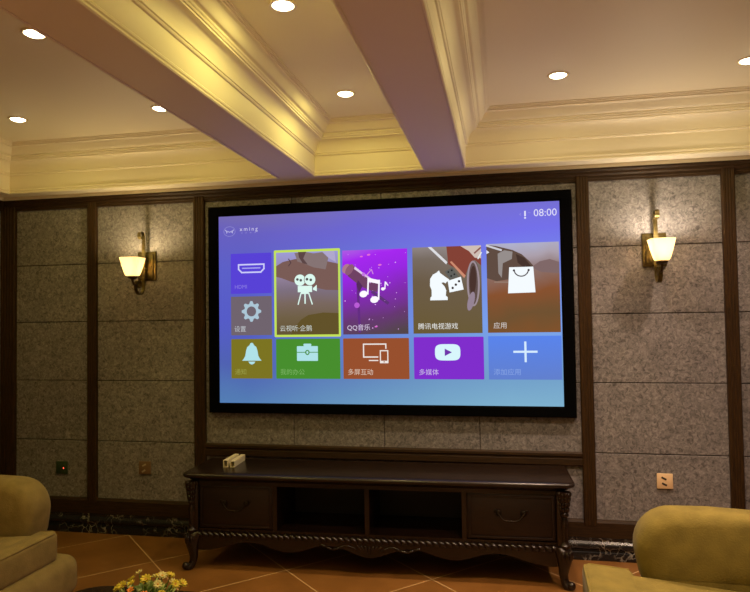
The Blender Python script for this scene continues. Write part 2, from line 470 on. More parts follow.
prof = [(-0.004, 0.0), (-0.006, -0.004), (-0.002, -0.007), (0.004, -0.006), (0.008, -0.001), (0.009, 0.005), (0.004, 0.009), (0.009, 0.013), (0.011, 0.020), (0.007, 0.025), (0.009, 0.030),
        (0.012, 0.118), (0.019, 0.121), (0.022, 0.127), (0.019, 0.132), (0.025, 0.135), (0.025, 0.141)]
for t in range(1, 9):
    a = PI/2*t/8
    prof.append((0.027+0.046*(1-math.cos(a)), 0.143+0.062*math.sin(a)))
prof += [(0.078, 0.207), (0.078, 0.214), (0.084, 0.216), (0.087, 0.221), (0.084, 0.225), (0.090, 0.228), (0.093, 0.233), (0.090, 0.237), (0.097, 0.240)]
for t in range(1, 11):
    u = t/10
    prof.append((0.097+0.044*u, 0.240+0.046*(0.5-0.5*math.cos(PI*u))))
prof += [(0.146, 0.288), (0.146, 0.295), (0.152, 0.297), (0.152, 0.303), (0.160, 0.305), (0.160, 0.312)]
for x0, x1 in COF:
    bm = B()
    rings = []
    for d, h in prof:
        rings.append([Vector((x0+d, CY0+d, ZB+h)), Vector((x1-d, CY0+d, ZB+h)), Vector((x1-d, CY1-d, ZB+h)), Vector((x0+d, CY1-d, ZB+h))])
    for ra, rb in zip(rings[:-1], rings[1:]):
        for i in range(4):
            j = (i+1) % 4
            bm.faces.new([bm.verts.new(q) for q in (ra[i], ra[j], rb[j], rb[i])])
    bmesh.ops.remove_doubles(bm, verts=bm.verts[:], dist=1e-5)
    o = struct('trim_%d' % k, bm, MAT['paint'], 28); k += 1

# ------------------------------------------------------------------ recessed ceiling lamps
def make_downlight(loc, label):
    t = thing('recessed_downlight', label, 'ceiling light', loc, group='recessed ceiling lamps')
    bm = B(); add_lathe(bm, [(0.040, 0.0), (0.043, -0.005), (0.052, -0.005), (0.056, 0.0)], 28, caps=False)
    obj('trim_ring', bm, MAT['ring'], t, 40)
    bm = B(); add_lathe(bm, [(0.0005, -0.0150), (0.018, -0.0135), (0.032, -0.0090), (0.0405, -0.0025)], 28, caps=False)
    obj('lens', bm, MAT['lens'], t, 60)
    return t
d0 = None
DL = [(-1.150, -1.731, 'recessed lamp nearest the top left corner, beside the left beam'),
      (-2.057, -0.742, 'recessed lamp lowest at the far left, close to the left wall'),
      (-1.140, -0.727, 'recessed lamp just left of the left beam, close to the screen wall'),
      (-0.055, -1.734, 'recessed lamp of the narrow middle coffer cut by the top edge of the photo'),
      (-0.055, -0.715, 'recessed lamp of the narrow middle coffer, close to the screen wall'),
      (1.056, -0.726, 'recessed lamp in the right coffer, above the right edge of the screen'),
      (1.946, -0.713, 'recessed lamp at the far right edge, in the right coffer'),
      (1.056, -1.731, 'recessed lamp in the right coffer, second row out from the screen wall, nearer the beam'),
      (1.946, -1.731, 'recessed lamp in the right coffer, second row out, nearer the right wall'),
      (-2.057, -1.731, 'recessed lamp in the left coffer, second row out, nearer the left wall'),
      (-1.136, -2.95, 'unseen added lamp in the left coffer, third row out from the screen wall'),  # from here on: unseen rows added because the visible lamps were too weak
      (-0.055, -2.95, 'unseen added lamp in the middle coffer, third row out from the screen wall'),
      (1.056, -2.95, 'unseen added lamp in the right coffer, third row out from the screen wall'),
      (-1.136, -4.6, 'unseen added lamp in the left coffer, fourth row out from the screen wall'),
      (1.056, -4.6, 'unseen added lamp in the right coffer, fourth row out from the screen wall')]
LAMPS = {}
for key, (wa, ca, ws, cs) in DOWN.items():
    la = bpy.data.lights.new('downlight_glow', 'AREA'); la.shape = 'DISK'; la.size = 0.09; la.energy = wa; la.color = ca
    ls = bpy.data.lights.new('downlight_beam', 'SPOT'); ls.energy = ws; ls.color = cs; ls.spot_size = math.radians(112); ls.spot_blend = 0.7; ls.shadow_soft_size = 0.045
    LAMPS[key] = (la, ls)
for x, y, lab in DL:
    if d0 is None: d0 = t = make_downlight((x, y, ZC), lab)
    else: t = dup(d0, (x, y, ZC), 0, lab, 'recessed ceiling lamps')
for t in [o for o in COL.objects if o.name.startswith('recessed_downlight')]:
    key = 'left' if t.location.x < -0.6 else ('middle' if t.location.x < 0.4 else 'right')
    if t.location.y < -4: key = 'rear_added'
    elif t.location.y < -2.5: key = 'left'
    for q in LAMPS[key]:
        lo = bpy.data.objects.new('lamp_beam', q); COL.objects.link(lo); lo.parent = t; lo.location = (0, 0, -0.018)

# ------------------------------------------------------------------ projector screen
SW, SH = 2.214, 1.245
scr = thing('projector_screen', 'large wall-mounted screen in a wide black frame showing a colourful tile menu', 'screen', (0, 0, 1.525))
bm = B()
def frame_ring(bm, ox, oz, ix, iz, yf, yb, mi=0):
    prof = [(ox, oz, yb), (ox, oz, yf+0.006), (ox-0.006, oz-0.006, yf), (ix+0.010, iz+0.010, yf), (ix, iz, yf+0.008), (ix, iz, yb)]
    rings = [[Vector((-a, y, -b)), Vector((a, y, -b)), Vector((a, y, b)), Vector((-a, y, b))] for a, b, y in prof]
    for ra, rb in zip(rings, rings[1:]+rings[:1]):
        for i in range(4):
            j = (i+1) % 4
            bm.faces.new([bm.verts.new(q) for q in (ra[i], ra[j], rb[j], rb[i])])
    bmesh.ops.remove_doubles(bm, verts=bm.verts[:], dist=1e-5)
frame_ring(bm, 1.179, 0.688, SW/2, SH/2, -0.045, -0.003)
obj('frame', bm, MAT['frame_black'], scr)

def screen_bg(nt, co):
    # picture shown by the projector: violet across the top, blue at the sides, cyan along the bottom
    a = ramp_nodes(nt, co, (0, 0, -1), 0, SH, [(0.0, (116, 106, 176)), (0.10, (104, 96, 192)), (0.3, (92, 96, 200)), (0.55, (86, 92, 200)), (0.8, (80, 98, 178)), (1.0, (84, 126, 180))], 0.25, 1.5)
    b = ramp_nodes(nt, co, (0, 0, -1), 0, SH, [(0.0, (118, 112, 214)), (0.12, (116, 112, 234)), (0.35, (120, 144, 234)), (0.6, (124, 164, 238)), (0.85, (116, 162, 202)), (1.0, (128, 178, 206))], 0.2, 1.2)
    sx = nt.nodes.new('ShaderNodeSeparateXYZ'); nt.links.new(co, sx.inputs[0])
    r = nt.nodes.new('ShaderNodeMapRange'); r.inputs['From Min'].default_value = 0.2; r.inputs['From Max'].default_value = 1.9
    nt.links.new(sx.outputs[0], r.inputs['Value'])
    mx = nt.nodes.new('ShaderNodeMix'); mx.data_type = 'RGBA'
    nt.links.new(r.outputs['Result'], mx.inputs['Factor']); nt.links.new(a, mx.inputs['A']); nt.links.new(b, mx.inputs['B'])
    return mx.outputs['Result']
bm = B(); add_box(bm, (SW/2, 0.01, -SH/2), (SW, 0.02, SH))
display = obj('display', bm, emit_field('menu_background', screen_bg), scr, loc=(-SW/2, -0.030, SH/2))

_em = {}
def E(c, s=1.0):
    k_ = (tuple(c), s)
    if k_ not in _em: _em[k_] = emit('screen_ink_%d' % len(_em), lin(c), s)
    return _em[k_]

class Pic:
    """flat picture shown by the screen: coloured shapes in thin layers, u right / v down in metres"""
    def __init__(self): self.bm = B(); self.mats = []; self.layer = 0
    def mi(self, m):
        if m not in self.mats: self.mats.append(m)
        return self.mats.index(m)
    def y(self): self.layer += 1; return -0.0006 - 0.00012*self.layer
    def poly(self, pts, m, y=None):
        y = self.y() if y is None else y
        f = self.bm.faces.new([self.bm.verts.new((u, y, -v)) for u, v in pts]); f.material_index = self.mi(m)
    def rect(self, u0, v0, u1, v1, m, r=0.0):
        if r <= 0: return self.poly([(u0, v0), (u1, v0), (u1, v1), (u0, v1)], m)
        pts = []
        for cx, cy, a0 in ((u1-r, v0+r, -PI/2), (u1-r, v1-r, 0), (u0+r, v1-r, PI/2), (u0+r, v0+r, PI)):
            for t in range(7): a = a0+PI/2*t/6; pts.append((cx+r*math.cos(a), cy+r*math.sin(a)))
        self.poly(pts, m)
    def ell(self, cu, cv, a, b, m, n=28, rot=0.0):
        self.poly([(cu+a*math.cos(2*PI*k/n)*math.cos(rot)-b*math.sin(2*PI*k/n)*math.sin(rot), cv+a*math.cos(2*PI*k/n)*math.sin(rot)+b*math.sin(2*PI*k/n)*math.cos(rot)) for k in range(n)], m)
    def line(self, pts, w, m, closed=False):
        y = self.y(); n = len(pts)
        rng = range(n if closed else n-1)
        for i in rng:
            a = Vector(pts[i]); b = Vector(pts[(i+1) % n]); d = (b-a).normalized(); nn = Vector((-d.y, d.x))*w/2; e = d*w/2*0.9
            a2, b2 = a-e, b+e
            self.poly([tuple(a2+nn), tuple(b2+nn), tuple(b2-nn), tuple(a2-nn)], m, y - 0.000004*i)
    def ring(self, cu, cv, a, b, w, m, n=32, a0=0.0, a1=2*PI):
        y = self.y()
        for k in range(n):
            p, q = a0+(a1-a0)*k/n, a0+(a1-a0)*(k+1)/n
            self.poly([(cu+(a-w)*math.cos(p), cv+(b-w)*math.sin(p)), (cu+a*math.cos(p), cv+b*math.sin(p)), (cu+a*math.cos(q), cv+b*math.sin(q)), (cu+(a-w)*math.cos(q), cv+(b-w)*math.sin(q))], m, y)
    def text(self, s, u, v, size, m, spacing=1.0):
        """left end u, baseline v"""
        y = self.y()
        cu = bpy.data.curves.new('t', 'FONT'); cu.body = s; cu.size = size; cu.space_character = spacing; cu.resolution_u = 3
        to = bpy.data.objects.new('t', cu); COL.objects.link(to)
        dg = bpy.context.evaluated_depsgraph_get(); dg.update()
        me = bpy.data.meshes.new_from_object(to.evaluated_get(dg))
        idx = self.mi(m)
        vs = [self.bm.verts.new((u+q.co.x, y, -v+q.co.y)) for q in me.vertices]
        for p in me.polygons:
            try: f = self.bm.faces.new([vs[i] for i in p.vertices]); f.material_index = idx
            except ValueError: pass
        bpy.data.objects.remove(to); bpy.data.curves.remove(cu); bpy.data.meshes.remove(me)
    def done(self, name, parent):
        # faces look towards the room
        me = bpy.data.meshes.new(name); self.bm.normal_update(); self.bm.to_mesh(self.bm and me); self.bm.free()
        for m in self.mats: me.materials.append(m)
        o = bpy.data.objects.new(name, me); COL.objects.link(o); o.parent = parent
        return o

WHITE = E((240, 246, 250), 1.05); PALE = E((196, 222, 238)); AQUA = E((176, 226, 232)); MINT = E((222, 250, 240))
def vgrad(name, v0, v1, stops, direction=(0, 0, -1), wob=0.0, ws=3.0):
    return emit_field(name, lambda nt, co: ramp_nodes(nt, co, direction, v0, v1, stops, wob, ws))

# 1 input tile
p = Pic(); p.rect(0.084, 0.253, 0.371, 0.521, E((88, 66, 214)), 0.006)
p.line([(0.140, 0.328), (0.318, 0.328), (0.318, 0.358), (0.296, 0.380), (0.162, 0.380), (0.140, 0.358)], 0.010, E((206, 206, 250)), True)
p.line([(0.168, 0.352), (0.290, 0.352)], 0.008, E((170, 166, 240)))
p.text('HDMI', 0.110, 0.487, 0.036, E((138, 122, 226)))
p.done('menu_tile', display)
# 2 settings tile
p = Pic(); p.rect(0.084, 0.540, 0.371, 0.798, E((112, 100, 110)), 0.006)
gear = []
for k_ in range(8):
    for da, rr in ((-0.20, 0.074), (-0.13, 0.074), (0.13, 0.074), (0.20, 0.074)):
        pass
n = 64
cu, cv = 0.228, 0.640
yy = p.y()
for k_ in range(n):
    def R_(q):
        c_ = math.cos(8*q); s_ = max(-1, min(1, c_*2.2)); return 0.060+0.0085*s_
    a, b = 2*PI*k_/n, 2*PI*(k_+1)/n
    p.poly([(cu+0.033*math.cos(a), cv+0.033*math.sin(a)), (cu+R_(a)*math.cos(a), cv+R_(a)*math.sin(a)), (cu+R_(b)*math.cos(b), cv+R_(b)*math.sin(b)), (cu+0.033*math.cos(b), cv+0.033*math.sin(b))], E((172, 198, 214)), yy)
p.text('设置', 0.106, 0.771, 0.042, E((190, 194, 200)))
p.done('menu_tile', display)
# 3 selected film tile
p = Pic(); p.rect(0.388, 0.240, 0.838, 0.812, E((196, 226, 90)), 0.008)
p.rect(0.403, 0.256, 0.824, 0.797, vgrad('film_picture', 0.256, 0.797, [(0, (158, 156, 214)), (0.25, (150, 132, 160)), (0.45, (126, 112, 128)), (0.62, (122, 104, 96)), (0.8, (112, 96, 70)), (1, (100, 84, 54))], wob=0.05))
brim = [(0.403, 0.345), (0.45, 0.318), (0.53, 0.302), (0.62, 0.298), (0.72, 0.315), (0.824, 0.34), (0.824, 0.512), (0.74, 0.508), (0.66, 0.490), (0.58, 0.472), (0.50, 0.448), (0.44, 0.425), (0.403, 0.415)]
p.poly(brim, E((122, 92, 86)))
p.poly([(0.53, 0.262), (0.60, 0.256), (0.66, 0.268), (0.72, 0.262), (0.76, 0.30), (0.74, 0.375), (0.66, 0.36), (0.60, 0.335), (0.55, 0.318)], E((134, 116, 116)))
p.poly([(0.555, 0.256), (0.61, 0.256), (0.59, 0.30), (0.62, 0.34), (0.585, 0.33), (0.56, 0.29)], E((92, 70, 70)))
p.poly([(0.72, 0.256), (0.80, 0.256), (0.81, 0.33), (0.76, 0.30)], E((176, 168, 206)))
p.line([(0.49, 0.30), (0.505, 0.325), (0.49, 0.345)], 0.006, E((84, 62, 66)))
p.poly([(0.824, 0.66), (0.72, 0.655), (0.62, 0.67), (0.57, 0.70), (0.52, 0.755), (0.50, 0.797), (0.824, 0.797)], E((98, 82, 42)))
p.ell(0.566, 0.441, 0.037, 0.037, MINT); p.ell(0.632, 0.439, 0.039, 0.039, E((110, 90, 90))); p.ell(0.634, 0.439, 0.037, 0.037, MINT)
for q in ((0.549, 0.436), (0.572, 0.442), (0.614, 0.436), (0.640, 0.441)): p.ell(q[0], q[1], 0.009, 0.009, E((86, 84, 84)))
p.rect(0.551, 0.479, 0.648, 0.520, MINT); p.poly([(0.655, 0.495), (0.680, 0.474), (0.680, 0.516), (0.655, 0.506)], MINT)
p.line([(0.572, 0.530), (0.553, 0.598)], 0.008, MINT); p.line([(0.600, 0.525), (0.600, 0.592)], 0.009, MINT); p.line([(0.626, 0.530), (0.648, 0.598)], 0.008, MINT); p.rect(0.572, 0.520, 0.626, 0.532, MINT)
p.text('云视听·企鹅', 0.425, 0.771, 0.042, E((206, 212, 204)))
p.done('menu_tile', display)
# 4 music tile
p = Pic()
p.rect(0.853, 0.257, 1.277, 0.799, vgrad('music_picture', 0.42, 0.97, [(0, (174, 92, 226)), (0.14, (166, 40, 240)), (0.34, (152, 40, 226)), (0.55, (130, 44, 176)), (0.78, (104, 56, 116)), (1, (84, 70, 74))], (0.22, 0, -0.9), wob=0.06, ws=4))
MIC = E((112, 66, 100)); MICL = E((176, 122, 140))
p.line([(0.952, 0.47), (0.962, 0.78)], 0.016, E((100, 46, 130)))
p.poly([(0.872, 0.395), (0.893, 0.345), (0.935, 0.362), (0.985, 0.402), (1.05, 0.447), (1.09, 0.478), (1.08, 0.53), (1.035, 0.52), (0.985, 0.497), (0.935, 0.462), (0.890, 0.425)], MIC)
p.poly([(0.935, 0.362), (0.985, 0.402), (1.05, 0.447), (1.05, 0.458), (0.985, 0.418), (0.93, 0.378)], E((226, 206, 232)))
p.ell(0.878, 0.375, 0.024, 0.033, MICL, rot=0.6); p.ell(0.900, 0.382, 0.022, 0.040, E((142, 92, 118)), rot=0.6)
p.line([(1.05, 0.53), (1.145, 0.60)], 0.020, E((96, 52, 120)))
p.poly([(0.955, 0.45), (0.985, 0.49), (0.962, 0.53), (0.944, 0.48)], E((86, 44, 92)))
random.seed(11)
for i in range(46):
    u_, v_ = random.uniform(0.865, 1.268), random.uniform(0.275, 0.78)
    if u_ < 1.0 and random.random() < 0.6: continue
    r_ = random.choice((0.002, 0.002, 0.003, 0.004)); p.ell(u_, v_, r_, r_, E((232, 176, 250)), 8)
for u_, v_, a_ in ((1.028, 0.290, 0.012), (1.10, 0.357, 0.012), (0.98, 0.300, 0.010), (1.07, 0.75, 0.010)): p.ell(u_, v_, a_, a_*0.5, E((230, 110, 214)), 12, -0.1)
p.ell(0.947, 0.612, 0.018, 0.018, E((186, 92, 214)), 16); p.ell(0.993, 0.415, 0.012, 0.012, E((198, 120, 226)), 14)
p.line([(1.005, 0.43), (1.045, 0.385), (1.055, 0.412)], 0.006, E((214, 140, 220)))
NW = E((250, 246, 255), 1.05)
p.ell(0.991, 0.541, 0.026, 0.021, NW, rot=-0.2); p.ell(1.062, 0.578, 0.027, 0.021, NW, rot=-0.2)
p.line([(1.019, 0.540), (1.024, 0.443)], 0.010, NW); p.line([(1.089, 0.575), (1.094, 0.457)], 0.010, NW)
p.poly([(1.018, 0.437), (1.100, 0.456), (1.099, 0.480), (1.019, 0.462)], NW)
p.ell(1.118, 0.511, 0.012, 0.010, NW); p.line([(1.131, 0.510), (1.134, 0.468), (1.150, 0.488)], 0.007, NW)
p.text('QQ音乐', 0.880, 0.770, 0.042, E((222, 206, 232)))
p.done('menu_tile', display)
# 5 games tile
p = Pic()
p.rect(1.309, 0.254, 1.739, 0.798, vgrad('game_picture', 0.04, 0.56, [(0, (150, 140, 140)), (0.18, (120, 108, 98)), (0.45, (108, 92, 72)), (1, (106, 90, 52))], (-0.12, 0, -0.9), wob=0.08))
p.poly([(1.408, 0.254), (1.430, 0.254), (1.530, 0.352), (1.522, 0.366)], E((222, 222, 226)))
p.poly([(1.525, 0.254), (1.739, 0.254), (1.739, 0.38), (1.70, 0.345), (1.668, 0.365), (1.64, 0.44), (1.60, 0.405), (1.535, 0.365)], E((132, 66, 54)))
p.poly([(1.612, 0.254), (1.739, 0.254), (1.739, 0.335), (1.70, 0.33), (1.665, 0.288)], E((208, 190, 180)))
p.line([(1.70, 0.30), (1.735, 0.27)], 0.010, E((140, 90, 84))); p.line([(1.72, 0.335), (1.74, 0.30)], 0.008, E((230, 236, 236)))
p.poly([(1.545, 0.352), (1.556, 0.347), (1.642, 0.440), (1.632, 0.455)], E((206, 140, 112)))
p.ell(1.690, 0.490, 0.036, 0.140, E((96, 78, 74)), rot=0.05); p.ring(1.688, 0.490, 0.040, 0.142, 0.012, E((158, 142, 150)), a0=0.3, a1=2*PI+0.3); p.ell(1.686, 0.47, 0.020, 0.090, E((74, 52, 46)), rot=0.05)
p.ell(1.672, 0.60, 0.020, 0.060, E((150, 132, 148)), rot=0.25)
dice = [(1.512, 0.412), (1.560, 0.386), (1.598, 0.445), (1.545, 0.462)]
p.poly(dice, E((96, 96, 92)))
for u_, v_ in ((1.535, 0.415), (1.556, 0.405), (1.552, 0.440), (1.572, 0.430)): p.ell(u_, v_, 0.006, 0.006, E((40, 40, 40)), 10)
p.poly([(1.530, 0.470), (1.612, 0.446), (1.628, 0.526), (1.540, 0.543)], WHITE)
for u_, v_ in ((1.560, 0.515), (1.580, 0.495), (1.600, 0.474)): p.ell(u_, v_, 0.008, 0.008, E((70, 60, 60)), 12)
p.poly([(1.418, 0.590), (1.420, 0.572), (1.428, 0.565), (1.428, 0.525), (1.418, 0.500), (1.420, 0.455), (1.438, 0.428), (1.462, 0.416), (1.476, 0.403), (1.484, 0.420), (1.512, 0.442), (1.540, 0.462), (1.534, 0.472), (1.522, 0.476), (1.518, 0.486), (1.502, 0.478), (1.490, 0.482), (1.510, 0.505), (1.520, 0.530), (1.516, 0.562), (1.528, 0.572), (1.528, 0.590)], WHITE)
p.text('腾讯电视游戏', 1.338, 0.768, 0.042, E((232, 232, 228)))
p.done('menu_tile', display)
# 6 applications tile
p = Pic()
p.rect(1.772, 0.248, 2.206, 0.797, vgrad('store_picture', 0.42, 0.97, [(0, (176, 178, 206)), (0.16, (172, 160, 172)), (0.32, (140, 112, 104)), (0.55, (136, 82, 48)), (0.8, (112, 82, 50)), (1, (128, 82, 44))], (0.10, 0, -0.95), wob=0.12, ws=5))
p.poly([(1.772, 0.252), (1.83, 0.262), (1.93, 0.290), (1.985, 0.318), (2.03, 0.362), (2.06, 0.40), (1.99, 0.44), (1.90, 0.47), (1.83, 0.48), (1.772, 0.46)], E((96, 76, 66)))
p.poly([(1.84, 0.31), (1.88, 0.29), (1.93, 0.30), (1.925, 0.345), (1.87, 0.37), (1.862, 0.46), (1.842, 0.43)], E((150, 142, 140)))
p.poly([(1.95, 0.315), (2.0, 0.34), (2.045, 0.40), (2.02, 0.42), (1.96, 0.37)], E((70, 52, 46)))
p.line([(1.775, 0.258), (1.86, 0.288)], 0.012, E((206, 206, 214))); p.poly([(1.772, 0.285), (1.79, 0.30), (1.772, 0.31)], E((230, 230, 236)))
p.poly([(2.04, 0.40), (2.09, 0.365), (2.15, 0.352), (2.206, 0.372), (2.206, 0.44), (2.10, 0.43)], E((128, 104, 104)))
p.line([(1.82, 0.485), (1.92, 0.488)], 0.008, E((150, 124, 110)))
p.poly([(1.908, 0.396), (2.052, 0.396), (2.062, 0.553), (1.898, 0.556)], WHITE)
p.ring(1.980, 0.412, 0.046, 0.044, 0.007, E((70, 60, 64)), 20, 0.0, PI)
p.ell(1.936, 0.416, 0.007, 0.007, E((70, 60, 64)), 10); p.ell(2.024, 0.416, 0.007, 0.007, E((70, 60, 64)), 10)
p.text('应用', 1.805, 0.768, 0.042, E((214, 206, 200)))
p.done('menu_tile', display)
# 7 notice tile
p = Pic(); p.rect(0.083, 0.822, 0.371, 1.084, E((124, 116, 34)), 0.006)
bell = [(0.160, 0.966), (0.170, 0.955), (0.182, 0.935), (0.188, 0.900), (0.196, 0.876), (0.212, 0.864), (0.218, 0.852), (0.228, 0.847), (0.238, 0.852), (0.244, 0.864), (0.260, 0.876), (0.268, 0.900), (0.274, 0.935), (0.286, 0.955), (0.296, 0.966)]
p.poly(bell, AQUA); p.poly([(0.204, 0.972), (0.252, 0.972), (0.244, 0.985), (0.228, 0.992), (0.212, 0.985)], AQUA)
p.text('通知', 0.108, 1.055, 0.042, E((154, 156, 70)))
p.done('menu_tile', display)
# 8 office tile
p = Pic(); p.rect(0.397, 0.824, 0.831, 1.084, E((72, 142, 46)), 0.006)
p.rect(0.540, 0.872, 0.682, 0.968, AQUA, 0.005); p.rect(0.585, 0.856, 0.638, 0.872, AQUA, 0.006)
G_ = E((72, 142, 46)); p.line([(0.542, 0.912), (0.680, 0.912)], 0.005, G_); p.ell(0.611, 0.913, 0.015, 0.017, G_); p.ell(0.611, 0.913, 0.007, 0.010, AQUA)
p.text('我的办公', 0.425, 1.055, 0.042, E((126, 180, 100)))
p.done('menu_tile', display)
# 9 multi-screen tile
p = Pic(); p.rect(0.851, 0.824, 1.279, 1.084, E((152, 80, 46)), 0.006)
C9 = E((240, 232, 226)); BG9 = E((152, 80, 46))
p.line([(0.985, 0.862), (1.130, 0.862), (1.130, 0.944), (0.985, 0.944)], 0.008, C9, True); p.line([(1.022, 0.966), (1.085, 0.966)], 0.007, C9)
p.rect(1.080, 0.892, 1.150, 0.985, BG9); p.line([(1.094, 0.904), (1.142, 0.904), (1.142, 0.980), (1.094, 0.980)], 0.007, C9, True); p.rect(1.092, 0.968, 1.144, 0.982, C9); p.ell(1.118, 0.975, 0.005, 0.004, BG9, 10)
p.text('多屏互动', 0.879, 1.055, 0.042, E((222, 196, 178)))
p.done('menu_tile', display)
# 10 media tile
p = Pic(); p.rect(1.309, 0.820, 1.744, 1.084, E((128, 46, 204)), 0.006)
pts = []
for t in range(40):
    a = 2*PI*t/40; c_, s_ = math.cos(a), math.sin(a)
    pts.append((1.521+0.079*math.copysign(abs(c_)**0.45, c_), 0.916+0.051*math.copysign(abs(s_)**0.62, s_)))
p.poly(pts, E((216, 246, 252))); p.poly([(1.503, 0.893), (1.548, 0.916), (1.503, 0.939)], E((112, 52, 172)))
p.text('多媒体', 1.338, 1.055, 0.042, E((206, 184, 232)))
p.done('menu_tile', display)
# 11 add tile
p = Pic(); p.rect(1.772, 0.818, 2.208, 1.084, vgrad('add_picture', 0.82, 1.08, [(0, (90, 132, 236)), (1, (98, 128, 206))], wob=0.05))
p.rect(1.922, 0.908, 2.066, 0.921, E((214, 236, 255))); p.rect(1.988, 0.852, 2.001, 0.978, E((214, 236, 255)))
p.text('添加应用', 1.800, 1.053, 0.042, E((136, 164, 228)))
p.done('menu_tile', display)
# brand mark and status line
p = Pic(); LG = E((190, 186, 232)); p.ring(0.077, 0.102, 0.042, 0.034, 0.003, E((150, 146, 214)))
p.line([(0.048, 0.092), (0.060, 0.108), (0.056, 0.112)], 0.005, LG); p.line([(0.058, 0.098), (0.078, 0.107), (0.096, 0.098)], 0.004, LG); p.line([(0.106, 0.092), (0.094, 0.108), (0.100, 0.112)], 0.005, LG)
p.done('brand_mark', display)
p = Pic(); p.text('x m i n g', 0.150, 0.102, 0.038, E((214, 208, 240)), 0.95)
for u_ in (0.160, 0.190, 0.222, 0.254): p.rect(u_, 0.114, u_+0.010, 0.117, E((156, 150, 220)))
p.done('brand_lettering', display)
p = Pic(); p.text('08:00', 2.060, 0.088, 0.063, E((224, 222, 250))); p.rect(2.005, 0.052, 2.015, 0.085, E((226, 224, 250))); p.ell(2.010, 0.095, 0.006, 0.006, E((226, 224, 250)), 12)
p.line([(1.985, 0.066), (1.977, 0.072), (1.985, 0.078)], 0.003, E((150, 146, 226))); p.line([(2.030, 0.062), (2.042, 0.066)], 0.003, E((150, 146, 226)))
p.done('status_line', display)

# ------------------------------------------------------------------ wall lamps
def square_ring(hw, z, yc, n=32, e=0.30):
    pts = []
    for k_ in range(n):
        a = 2*PI*k_/n; c_, s_ = math.cos(a), math.sin(a)
        pts.append(Vector((hw*math.copysign(abs(c_)**e, c_), yc+hw*math.copysign(abs(s_)**e, s_), z)))
    return pts
def make_sconce(loc, label, col, watts):
    t = thing('wall_sconce', label, 'wall lamp', loc, group='wall lamps with square glass shades')
    bm = B(); add_box(bm, (0, -0.008, 0.006), (0.136, 0.016, 0.198), 0.004, 2); add_box(bm, (0, -0.020, 0.006), (0.106, 0.012, 0.168), 0.005, 2)
    for s in (-1, 1): add_ellipsoid(bm, (0.040, -0.028, 0.0) if s > 0 else (-0.040, -0.028, 0.0), (0.006, 0.004, 0.006))
    obj('back_plate', bm, MAT['bronze'], t, 40)
    # flat strap: curls outward at the top, drops behind the shade and scrolls up under it   path in (y, z)
    path = []
    for i in range(17):                                  # top curl, from its inner end outwards, over the top and down the back
        a = math.radians(350 - 350*i/16); r = 0.017+0.015*i/16
        path.append((-0.086 + r*math.cos(a), 0.206 + r*math.sin(a)))
    for i in range(1, 9): path.append((-0.054, 0.206 - 0.334*i/8))
    for i in range(1, 10):                               # bottom sweep
        a = math.radians(0 - 180*i/9); path.append((-0.104 + 0.050*math.cos(a), -0.128 + 0.064*math.sin(a)))
    for i in range(1, 13):                               # end scroll
        a = math.radians(180 - 430*i/12); r = 0.033-0.019*i/12
        path.append((-0.121 + r*math.cos(a), -0.126 + r*math.sin(a)))
    bm = B(); rings = []
    P = [Vector((0, y, z)) for y, z in path]
    for i, q in enumerate(P):
        tg = (P[min(i+1, len(P)-1)]-P[max(i-1, 0)]).normalized(); nn = Vector((0, -tg.z, tg.y))*0.0025
        w = 0.012
        rings.append([q+nn+Vector((-w, 0, 0)), q+nn+Vector((w, 0, 0)), q-nn+Vector((w, 0, 0)), q-nn+Vector((-w, 0, 0))])
    add_rings(bm, rings)
    add_tube(bm, [(0, -0.024, -0.02), (0, -0.052, -0.02)], 0.012)
    obj('scroll_arm', bm, MAT['bronze'], t, 40)
    SY = -0.190
    bm = B(); add_tube(bm, [(0, -0.125, -0.128), (0, -0.150, -0.132), (0, -0.178, -0.124), (0, SY, -0.100), (0, SY, -0.092)], [0.006, 0.007, 0.007, 0.008, 0.010])
    add_lathe(bm, [(0.001, -0.092), (0.016, -0.092), (0.030, -0.084), (0.035, -0.077), (0.033, -0.072), (0.001, -0.072)], 24, (0, SY, 0))
    obj('shade_holder', bm, MAT['dark_bronze'], t, 40)
    prof = [(0.030, -0.0715), (0.037, -0.068), (0.043, -0.054), (0.050, -0.030), (0.057, -0.004), (0.064, 0.028), (0.070, 0.050)]
    inner = [(h-0.004, z+0.001) for h, z in prof[::-1]]; inner[-1] = (0.026, -0.0675)
    bm = B(); rings = [square_ring(h, z, SY, e=0.42) for h, z in prof+inner]
    add_rings(bm, rings)
    obj('glass_shade', bm, MAT['shade'], t, 50)
    bm = B(); add_ellipsoid(bm, (0, SY, -0.012), (0.019, 0.019, 0.026), seg=16, rings=12); add_tube(bm, [(0, SY, -0.0670), (0, SY, -0.03)], 0.011)
    obj('bulb', bm, MAT['bulb'], t)
    ld = bpy.data.lights.new('bulb_light', 'POINT'); ld.energy = watts; ld.color = col; ld.shadow_soft_size = 0.026
    lo = bpy.data.objects.new('bulb_light', ld); COL.objects.link(lo); lo.parent = t; lo.location = (0, SY, 0.024)
    return t
make_sconce((-1.648, 0, 1.825), 'bronze scroll wall lamp with lit glass shade on the grey panels left of the screen', SCONCE_COL, SCONCE_W)
make_sconce((1.646, 0, 1.825), 'bronze scroll wall lamp with lit glass shade on the grey panels right of the screen', SCONCE_COL_RIGHT, SCONCE_W_RIGHT)

